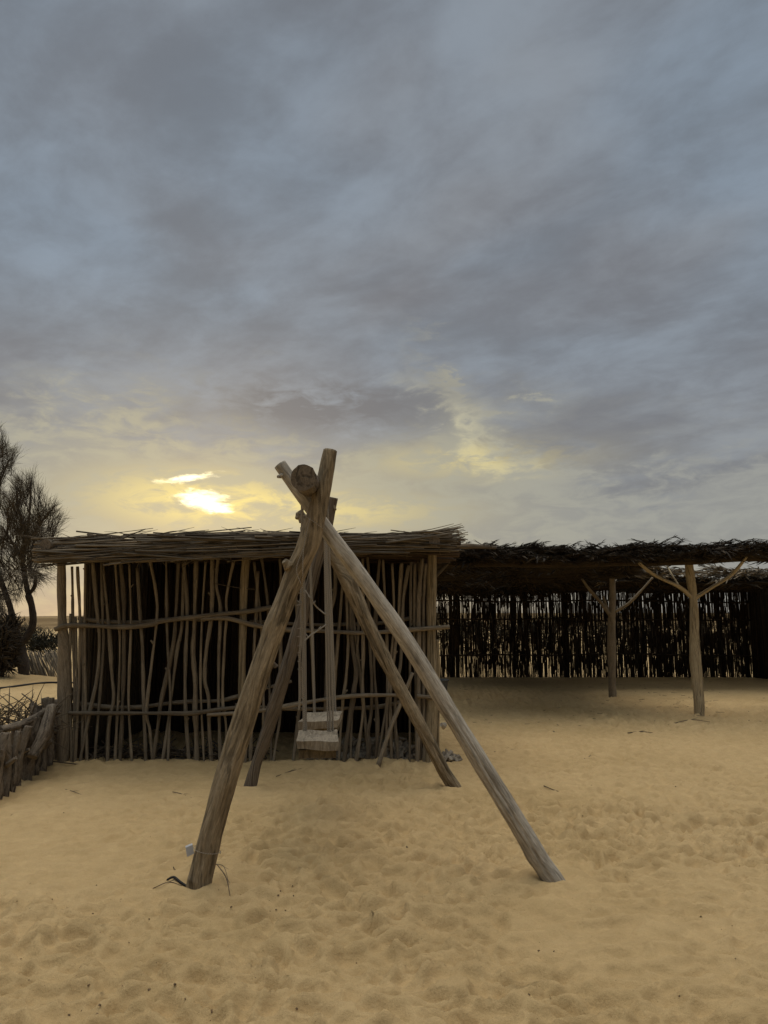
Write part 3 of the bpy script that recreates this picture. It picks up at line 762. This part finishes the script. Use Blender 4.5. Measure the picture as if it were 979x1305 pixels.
tube_obj('crossbeam', [bA, bA.lerp(bB, .35) + Vector((.01, 0, .02)), bA.lerp(bB, .7), bB], [.078, .072, .07, .068], m_logdark, swf, seg=26, n=60, rough=.14, lump=.10, seed=6)
def beam_at(d): return bA.lerp(bB, (d - 4.40) / 3.30)
# twine and wire on the near leg
tw = MB()
def wrap(cx, cy, d, w, tilt, turns=1, r=.0022):
    c = W(cx, cy, d); rad = pw(w, d) / 2 * 1.10; pts = []
    ax = Vector((.26, 0, .96)).normalized(); u = Vector((.96, 0, -.26)); v = Vector((0, 1, 0))
    for i in range(int(16 * turns) + 1):
        a = i / 16 * 2 * math.pi
        pts.append(c + u * (rad * math.cos(a)) + v * (rad * math.sin(a)) + ax * (.012 * i / 16 + tilt * math.cos(a)))
    tw.tube(pts, r, seg=5, n=len(pts) * 2)
wrap(264, 1084, 4.72, 30, .005); tw.build('twine', m_rope, swf)
tw = MB(); wrap(400, 668, 4.78, 28, -.03, 1); tw.build('twine', m_rope, swf)
for tp_ in ([W(395, 660, 4.68), W(387, 700, 4.66), W(386, 740, 4.66), W(386, 790, 4.9)], [W(386, 700, 4.67), W(378, 725, 4.66), W(384, 745, 4.66)], [W(383, 672, 4.78), W(385, 700, 4.82), W(386, 745, 4.86)]):
    tube_obj('twine', tp_, .003, m_rope, swf, seg=5)
kc = MB()                                     # thin knotted cord with loose ends
pts = [W(x, y, 5.0) for x, y in ((387,700),(384,752),(384,800),(382,845),(382,890),(381,905))]
kc.tube(pts, .0075, seg=6, n=40, rough=.2)
kc.tube([p + Vector((.016, .01, 0)) for p in pts[1:5]], .006, seg=6, n=30, rough=.2)
for i in range(16):
    y = random.uniform(745, 890); p = W(382.5 + random.uniform(0, 2), y, 4.99); sgn = random.choice((-1, -1, 1))
    kc.tube([p, p + Vector((sgn * random.uniform(.015, .03), -.01, random.uniform(-.01, .02)))], [.004, .002], seg=5, n=2)
kc.build('knotted_cord', m_rope, swf)

def swing(label, dr, lx, rx, seat, name='swing'):
    """rope hung over the beam at distance dr; lx/rx: rope foot pixels; seat: 4 top corners"""
    c = sum((Vector(p) for p in seat), Vector()) / 4
    o = empty(name, (c.x, c.y, c.z), label, 'swing', 'swings hanging from the log frame')
    fl, frt, br, bl = [Vector(p) for p in seat]
    ux, uy = (frt - fl) / 2, (bl - fl) / 2
    mb = MB(); mb.box(c - Vector((0, 0, .028)), ux, uy, (0, 0, .028), jit=.012, nx=6, ny=8, nz_=2, seed=dr)
    s1 = mb.build('seat_board', m_seat, o, smooth=False)
    mb = MB(); mb.box(c - Vector((0, 0, .088)) + uy * .05, ux * .86, uy * .88, (0, 0, .028), jit=.016, nx=6, ny=8, nz_=2, seed=dr + 3)
    mb.build('under_board', m_seatlow, o, smooth=False)
    b = beam_at(dr); rb = .079
    def strand(off, r, lxy, rxy, jx):
        L, Rr = W(*lxy), W(*rxy)
        cb = beam_at(dr + off); pts = [L + Vector((0, 0, -.10)), L, L.lerp(cb + Vector((-rb - .008, 0, 0)), .5) + Vector((jx, 0, 0))]
        for i in range(9):
            a = math.pi - math.pi * i / 8; pts.append(cb + Vector((math.cos(a) * (rb + .006), 0, math.sin(a) * (rb + .006))))
        pts += [Rr.lerp(cb + Vector((rb + .008, 0, 0)), .5) + Vector((jx, 0, 0)), Rr, Rr + Vector((0, 0, -.10))]
        tube_obj('rope', pts, r, m_rope, o, seg=8, n=90, rough=.10, seed=r * 99 + off)
    return o, strand
m_seat = wood('seat_plank', (.09, .070, .045), (.205, .165, .11), (.34, .285, .205), cs=40, ls=6, crack=.3, bd=.006)
m_seatlow = wood('seat_plank_low', (.05, .036, .02), (.12, .092, .052), (.20, .155, .095), cs=30, ls=8, crack=.4, bd=.008)
zs = .775
def at_z(px, py, z):
    u, v = (px - CX) / F, (CY - py) / F; k = (z - EYE) / (sP + v * cP); return Vector((u * k, (cP - v * sP) * k, z))
o1, st = swing('front swing of the log frame, thick double board seat hanging nearest the viewer', 5.62, None, None,
               [at_z(379, 945, zs), at_z(433, 945, zs), at_z(426.5, 930.5, zs), at_z(382, 930.5, zs)])
d1 = at_z(400, 932.5, zs).y
st(0, .0085, (388.5, 930, d1), (421, 930, d1), 0)
st(.05, .0085, (390, 929, d1 + .02), (424.5, 929, d1 + .02), .006)
st(-.06, .006, (387, 930, d1), (418, 931, d1), -.004)
o2, st = swing('rear swing of the log frame, twisted board seat hanging behind the other seat', 6.6, None, None,
               [at_z(381, 921, .79), at_z(431, 919.5, .79), at_z(434.5, 904, .80), at_z(393, 908, .79)])
d2 = at_z(410, 907, .79).y
st(0, .0085, (400.5, 906, d2), (427.5, 904, d2), 0)
st(.06, .0075, (401.5, 906, d2 + .03), (426, 904, d2 + .03), .004)
cs_ = MB()
cs_.tube([W(389, 752, 5.55), W(397, 764, 5.55), W(404, 774, 5.6), W(416, 784, 5.6)], .006, seg=6)
cs_.tube([W(384, 822, 5.5), W(393, 812, 5.52), W(403, 805, 5.55), W(416, 796, 5.6)], .006, seg=6)
for x, y, a in ((398, 771, 1), (405, 803, 1), (394, 813, -1), (397, 764, -1)):
    p = W(x, y, 5.54); cs_.tube([p, p + Vector((a * .025, 0, .03))], [.005, .003], seg=5, n=2)
cs_.build('tie_cord', m_rope, o1)

# card wedged behind the near leg, strap at its foot
cb = MB(); p = W(242, 1083, 4.76)
cb.box(p, (.020, .004, .008), (-.003, .006, .003), (-.006, 0, .026), jit=.003, nx=2, ny=1, nz_=2, seed=2)
tag(cb.build('card', m_card, None, smooth=False, origin=p), 'small white card stuck on the left front leg of the swing frame', 'card')
def gp(px, py, up=.0):
    g = G(px, py); g.z = HZ(g.x, g.y) + up; return g
ground_tube('strap', [gp(213, 1125, .008), gp(221, 1127, .010), gp(230, 1130, .010), gp(241, 1132, .004)], [.006, .008, .008, .007], m_black,
            'short black strap on the sand at the foot of the near left leg', 'strap', seg=7, rough=.3)

# ------------------------------------------------------------------ stump fence and the ground left of the hut
fen = empty('stump_fence', (-3.6, 7.9, 0), 'low fence of gnarled grey stumps set in sand left of the hut', 'fence')
base_pts = [(88,968,5,.62),(78,972,8,.82),(70,972,11,.78),(62,981,10,.74),(52,986,13,.64),(43,990,10,.70),(33,997,14,.62),(22,1004,10,.56),(14,1010,9,.54),(5,1016,12,.55),(-8,1022,13,.58),(-22,1030,12,.55)]
for i, (x, y, w, h) in enumerate(base_pts):
    g = G(x, y - 3); d = g.y; r = pw(w, d) / 2
    ln = random.uniform(-.06, .10)
    mb = MB().tube([(g.x, d, -.15), (g.x + ln * .3, d + random.gauss(0, .02), h * .4), (g.x + ln * .6, d, h * .75), (g.x + ln, d + .02, h)],
                   [r * 1.15, r, r * random.uniform(.85, 1.15), r * random.uniform(.8, 1.1)], seg=16, n=26, rough=.45, lump=.25, seed=i * 3.7)
    for k in range(2):
        z = random.uniform(.15, h * .8); a = random.uniform(3.3, 6.1); p = Vector((g.x, d, z))
        dv = Vector((math.cos(a), math.sin(a) * .8, random.uniform(.1, .9))) * random.uniform(.07, .13)
        mb.tube([p, p + dv * .6, p + dv], [r * .6, r * .45, r * .35], seg=9, n=5, rough=.35, seed=i + k)
    mb.build('stump', m_stump, fen)
    # second row fills the gaps behind
    mb = MB().tube([(g.x - .08, d + .12, -.1), (g.x - .06, d + .12, h * .5), (g.x - .1 + ln, d + .13, h * random.uniform(.85, 1.05))], [r, r * .9, r * .85], seg=12, n=16, rough=.45, lump=.25, seed=i + 50)
    mb.build('stump', m_stump, fen)
mb = MB()
p0, p1, p2 = W(67, 900, 7.95), W(56, 935, 7.75), W(42, 965, 7.6)
mb.tube([p0, p1, p2], [.055, .07, .06], seg=14, n=18, rough=.35, lump=.3, seed=9); mb.build('leaning_log', m_stump, fen)
mb = MB(); mb.tube([W(0, 930, 7.2), W(30, 922, 7.6), W(60, 905, 8.1), W(74, 901, 8.3)], [.03, .035, .03, .03], seg=9, rough=.3, seed=4); mb.build('top_rail', m_stump, fen)
bh = MB()
for i in range(150):
    px, py = random.uniform(-20, 75), random.uniform(905, 940); d = random.uniform(7.9, 9.2); p = W(px, py, d); p.z = max(.25, min(p.z, .62))
    dv = Vector((random.gauss(0, 1), random.gauss(0, .5), random.gauss(.25, .5))).normalized() * random.uniform(.15, .5)
    bh.tube([p, p + dv * .5 + Vector((0, 0, .03)), p + dv], [.007, .006, .002], seg=4, n=3)
for i in range(120):
    p = Vector((random.uniform(-5, -3.6), random.uniform(8.0, 9.3), random.uniform(0, .4)))
    dv = Vector((random.gauss(0, 1), random.gauss(0, .5), random.gauss(.1, .4))).normalized() * random.uniform(.2, .5)
    bh.tube([p, p + dv], [.009, .005], seg=4, n=2)
bh.tube([W(28, 884, 8.6), W(40, 893, 8.5), W(52, 904, 8.4)], .007, seg=5)
tag(bh.build('brush_heap', m_poledk, None, origin=(-4.2, 8.4, 0)), 'heap of thin dry twigs lying behind the low stump fence', 'brushwood')
cab = [G(x, y) for x, y in ((-60, 889), (0, 884), (30, 879), (60, 874.5), (95, 873))]
for p in cab: p.z = HZ(p.x, p.y) + .02
ground_tube('cable', cab, .022, m_cable, 'thin dark cable stretched across the sand behind the stump fence', 'cable', seg=6)

# leaning reed panel
rp = MB(); D = 20.5
for i in range(120):
    t = random.random(); x = 33 + 50 * t; w_ = random.uniform(.010, .017)
    b = G(x + 4 + 6 * t, 864); b.y = D + random.uniform(-.05, .05); b.x = W(x + 8, 864, b.y).x; b.z = -.05
    top = W(x - 4 + random.gauss(0, 3), 827 + random.uniform(-2, 8) + 6 * (1 - t), D + .25)
    rp.tube([b, top], [w_, w_ * .8], seg=5, n=2)
tag(rp.build('reed_panel', m_reedlight, None, origin=(W(55, 860, D).x, D, 0)), 'pale reed fence panel leaning sideways between the trees and hut', 'fence panel')

# trees
def tree(label, base, limbs, sprays, spread, seed, spray_n=56):
    random.seed(seed)
    o = empty('tamarisk_tree', base, label, 'tree', 'feathery trees left of the hut')
    for pts, r0, r1 in limbs:
        n_ = len(pts) - 1
        tube_obj('trunk' if r0 > .09 else 'limb', pts, [r0 + (r1 - r0) * i / n_ for i in range(n_ + 1)], m_bark, o, seg=9, n=n_ * 6, rough=.2, lump=.15, seed=r0 * 50)
    cr = MB(); tw_ = MB()
    for (p, dirv, L) in sprays:
        e = p + dirv * L
        tw_.tube([p, p.lerp(e, .5) + Vector((0, 0, .05)), e], [.014, .009, .003], seg=4, n=4)
        for k in range(spray_n):
            t = random.random() ** .8; q = p.lerp(e, t) + Vector((random.gauss(0, .05), random.gauss(0, .05), random.gauss(0, .05)))
            dv = (dirv * 1.0 + Vector((random.gauss(0, .38), random.gauss(0, .38), random.gauss(.06, .34)))).normalized()
            cr.blade(q, dv, random.uniform(.2, .5), random.uniform(.005, .009), droop=random.uniform(-.05, .25))
    tw_.build('twigs', m_bark, o); cr.build('crown', m_needle, o)
    return o
TD = 20.0
def tw_p(x, y, d=TD): return W(x, y, d)
random.seed(21)
def sprays_in(poly, n, root, d, Lr=(.5, 1.1), dd=.9):
    out_ = []
    xs_, ys_ = [p[0] for p in poly], [p[1] for p in poly]
    def inside(x, y):
        c = False; j = len(poly) - 1
        for i in range(len(poly)):
            if (poly[i][1] > y) != (poly[j][1] > y) and x < (poly[j][0] - poly[i][0]) * (y - poly[i][1]) / (poly[j][1] - poly[i][1]) + poly[i][0]: c = not c
            j = i
        return c
    while len(out_) < n:
        x, y = random.uniform(min(xs_), max(xs_)), random.uniform(min(ys_), max(ys_))
        if not inside(x, y): continue
        p = W(x, y, d + random.gauss(0, dd)); rt = W(root[0] + random.gauss(0, 6), root[1], d)
        dv = (p - rt).normalized() + Vector((random.gauss(0, .35), random.gauss(0, .35), random.gauss(.15, .3))); dv.normalize()
        L = random.uniform(*Lr); out_.append((p - dv * L * .6, dv, L))
    return out_
poly = [(40,604),(47,625),(60,645),(74,668),(70,688),(58,705),(44,720),(22,735),(5,735),(-8,700),(-10,660),(5,640),(20,622),(32,612)]
sp = sprays_in(poly, 150, (28, 745), TD)
poly2 = [(62,700),(74,712),(66,722),(55,735),(45,745),(30,758),(15,770),(0,785),(-10,760),(10,735),(35,715)]
sp += [(p, Vector((d.x * .6, d.y, d.z * .25 - .25)).normalized(), L * .8) for p, d, L in sprays_in(poly2, 36, (30, 720), TD)]
g = G(31, 862)
tree('feathery dark tamarisk tree with a bent double trunk beside the hut', Vector((W(31, 862, TD).x, TD, 0)), [
    ([tw_p(32,870), tw_p(29,845), tw_p(26,820)], .16, .12),
    ([tw_p(26,822), tw_p(34,812), tw_p(42,796), tw_p(41,775), tw_p(36,758)], .10, .085),
    ([tw_p(36,758), tw_p(32,738), tw_p(29,715), tw_p(33,690), tw_p(38,650), tw_p(40,610)], .08, .02),
    ([tw_p(36,758), tw_p(44,748), tw_p(45,735), tw_p(38,722)], .055, .03),
    ([tw_p(29,715), tw_p(15,690), tw_p(2,670)], .05, .02), ([tw_p(33,695), tw_p(48,672), tw_p(68,648)], .05, .015), ([tw_p(34,680), tw_p(24,650), tw_p(22,625)], .04, .015),
    ([tw_p(26,822), tw_p(18,795), tw_p(12,770), tw_p(3,745), tw_p(-6,715)], .10, .06)], sp, 1, 5, 52)
poly3 = [(-6,548),(2,558),(10,570),(18,580),(16,592),(8,604),(3,620),(-4,640),(-25,690),(-50,700),(-70,660),(-60,600),(-30,560)]
sp = sprays_in(poly3, 150, (-25, 730), 22.0, (.5, 1.0))
poly4 = [(-40,700),(3,700),(8,740),(2,790),(-10,780),(-40,760)]
sp += sprays_in(poly4, 50, (-15, 690), 21.0, (.4, .9))
tree('taller feathery tree cut by the left picture edge, its tips above the other tree', Vector((W(-30, 858, 22).x, 22, 0)), [
    ([W(-30,865,22), W(-28,800,22), W(-22,740,22)], .15, .11), ([W(-22,740,22), W(-24,680,22), W(-14,610,22), W(-6,556,22)], .10, .02),
    ([W(-22,700,22), W(-5,630,22), W(12,585,22)], .05, .015), ([W(-24,690,22), W(-45,640,22), W(-50,600,22)], .05, .015)], sp, 1, 6)

def bush(name, c, sx, sy, sz, n, mat, label, cat, size=(.1, .26), stems=14, group=None):
    o = empty(name, c, label, cat, group); mb = MB(); st_ = MB()
    for k in range(stems):
        a = random.random() * 6.28; e = Vector((c.x + sx * .7 * math.cos(a), c.y + sy * .7 * math.sin(a), c.z + sz * random.uniform(.5, .95)))
        st_.tube([Vector(c) + Vector((random.gauss(0, sx * .2), 0, -.05)), Vector(c).lerp(e, .55) + Vector((0, 0, .05)), e], [.03, .02, .006], seg=5, n=5)
    lob = [(random.uniform(-.7, .7), random.uniform(-.6, .6), random.uniform(.25, .75), random.uniform(.25, .5)) for _ in range(9)]
    for k in range(n):
        lx, ly, lz, lr = random.choice(lob)
        v = Vector((random.gauss(0, 1), random.gauss(0, 1), random.gauss(0, 1))).normalized() * lr * random.random() ** .4
        p = Vector((c.x + (lx + v.x) * sx, c.y + (ly + v.y) * sy, c.z + max(.02, lz + v.z * .8) * sz))
        mb.blade(p, Vector((v.x, v.y, v.z + .3)) + Vector((random.gauss(0, .3), random.gauss(0, .3), random.gauss(0, .3))), random.uniform(*size), random.uniform(.02, .05), droop=.1)
    st_.build('stems', m_bark, o); mb.build('leaves', mat, o)
    return o
c = Vector((W(-2, 862, 18.6).x, 18.6, .15))
bush('brush_stack', c, .55, .5, 1.55, 2600, m_brush, 'tall dark stack of dead brush under the trees at the left', 'brushwood', (.15, .4))
bush('scrub_bush', Vector((W(58, 835, 33).x, 33, 0)), 1.1, .8, 1.05, 1500, m_bush, 'dark round scrub bush beyond the leaning reed panel', 'bush')
bush('scrub_bush', Vector((W(30, 812, 60).x, 60, 0)), 2.4, 1.5, 1.3, 900, m_bush, 'far dark scrub seen between the two trunks of the tree', 'bush', (.2, .5))
bush('scrub_bush', Vector((W(8, 830, 30).x, 30, 0)), 1.4, 1.0, 1.6, 1500, m_bush, 'dark scrub bush behind the brush stack at the left edge', 'bush')
# background scrub seen through the screen
for i, (px, d, sz_) in enumerate(((610, 34, 1.6), (700, 40, 1.9), (800, 36, 1.7), (905, 42, 2.0))):
    bush('scrub_bush', Vector((W(px, 800, d).x, d, 0)), 2.2, 1.2, sz_, 1300, m_bush, 'dark scrub beyond the reed screen, glimpsed through its gaps', 'bush', (.2, .45), group='scrub behind the reed screen')

# ------------------------------------------------------------------ litter on the sand
TWIGS = [
 ([(352,990),(368,984),(384,980)], .006, 'dark forked twig on sand before the hut, right of the near left leg'),
 ([(693,1005),(706,1006),(719,1008)], .008, 'dark twig on open sand right of the long pale leg'),
 ([(705,934),(716,936),(726,940)], .010, 'small bent twig on sand just outside the shelter shade'),
 ([(800,934),(815,933),(832,933)], .010, 'long straight twig on sand below the forked pale post'),
 ([(852,925),(880,922),(905,921)], .010, 'thin twig at the foot of the pale forked post'),
 ([(78,1003),(92,1010),(104,1012)], .005, 'short pale twig on sand near the stump fence end'),
 ([(220,1011),(232,1013),(244,1018)], .005, 'thin curved twig on sand left of the rear left leg'),
 ([(195,1131),(215,1132),(232,1133)], .004, 'thin straight twig beside the black strap at the near left leg'),
 ([(276,1117),(288,1130),(294,1140)], .005, 'curled root twig on the right of the near left leg foot'),
 ([(272,1114),(285,1119),(292,1132)], .003, 'fine hair root arching by the near left leg foot'),
 ([(620,960),(640,955),(660,953)], .006, 'fine twig on sand right of the small rubble pile'),
 ([(735,972),(750,962),(768,958)], .006, 'pale bowed twig on sand between the pale leg and forked post'),
]
for pts, r, lab in TWIGS:
    r *= .68; P = [gp(x, y, r * .8) for x, y in pts]
    if 'arch' in lab or 'curled' in lab: P[0].z += .05; P[1].z += .03
    mb = MB().tube(P, [r, r, r * .5], seg=6, n=10, rough=.3, seed=r * 1000)
    dv = (P[2] - P[0]) * .25; mb.tube([P[1], P[1] + dv + Vector((0, abs(dv.x) * .5, .01))], [r * .7, r * .3], seg=5, n=3)
    tag(mb.build('twig', m_twig, None, origin=P[1]), lab, 'twig', 'twigs lying on the sand')
db = MB()
for i in range(120):
    k = random.random()
    if k < .45: px, py = random.gauss(150, 90), random.uniform(1130, 1300)
    elif k < .6: px, py = random.gauss(330, 60), random.gauss(1155, 12)
    else: px, py = random.uniform(0, 979), random.uniform(985, 1300)
    g = G(px, py)
    if g.y > 9.0: continue
    s_ = random.uniform(.0014, .0036) * (.7 + .1 * g.y); p = gp(px, py, s_ * .3)
    u = Vector((random.gauss(0, 1), random.gauss(0, 1), random.gauss(0, .3))).normalized(); v = u.orthogonal().normalized()
    db.box(p, u * s_ * 1.6, v * s_, u.cross(v) * s_ * .7, jit=s_ * .6, nx=2, ny=2, nz_=1, seed=i)
tag(db.build('sand_debris', m_clod, None, smooth=False), kind='stuff')
db = MB()
for i in range(240):                       # straw and leaf crumbs in the shelter's shade and along the hut
    px, py = random.uniform(560, 979), random.uniform(868, 925); g = gp(px, py, .006)
    a = random.gauss(0, .9); L = random.uniform(.03, .2) * random.random()
    db.tube([g, g + Vector((math.cos(a) * L, math.sin(a) * L, .004))], [.005, .003], seg=4, n=2)
tag(db.build('straw_litter', m_poledk, None, smooth=False), kind='stuff')
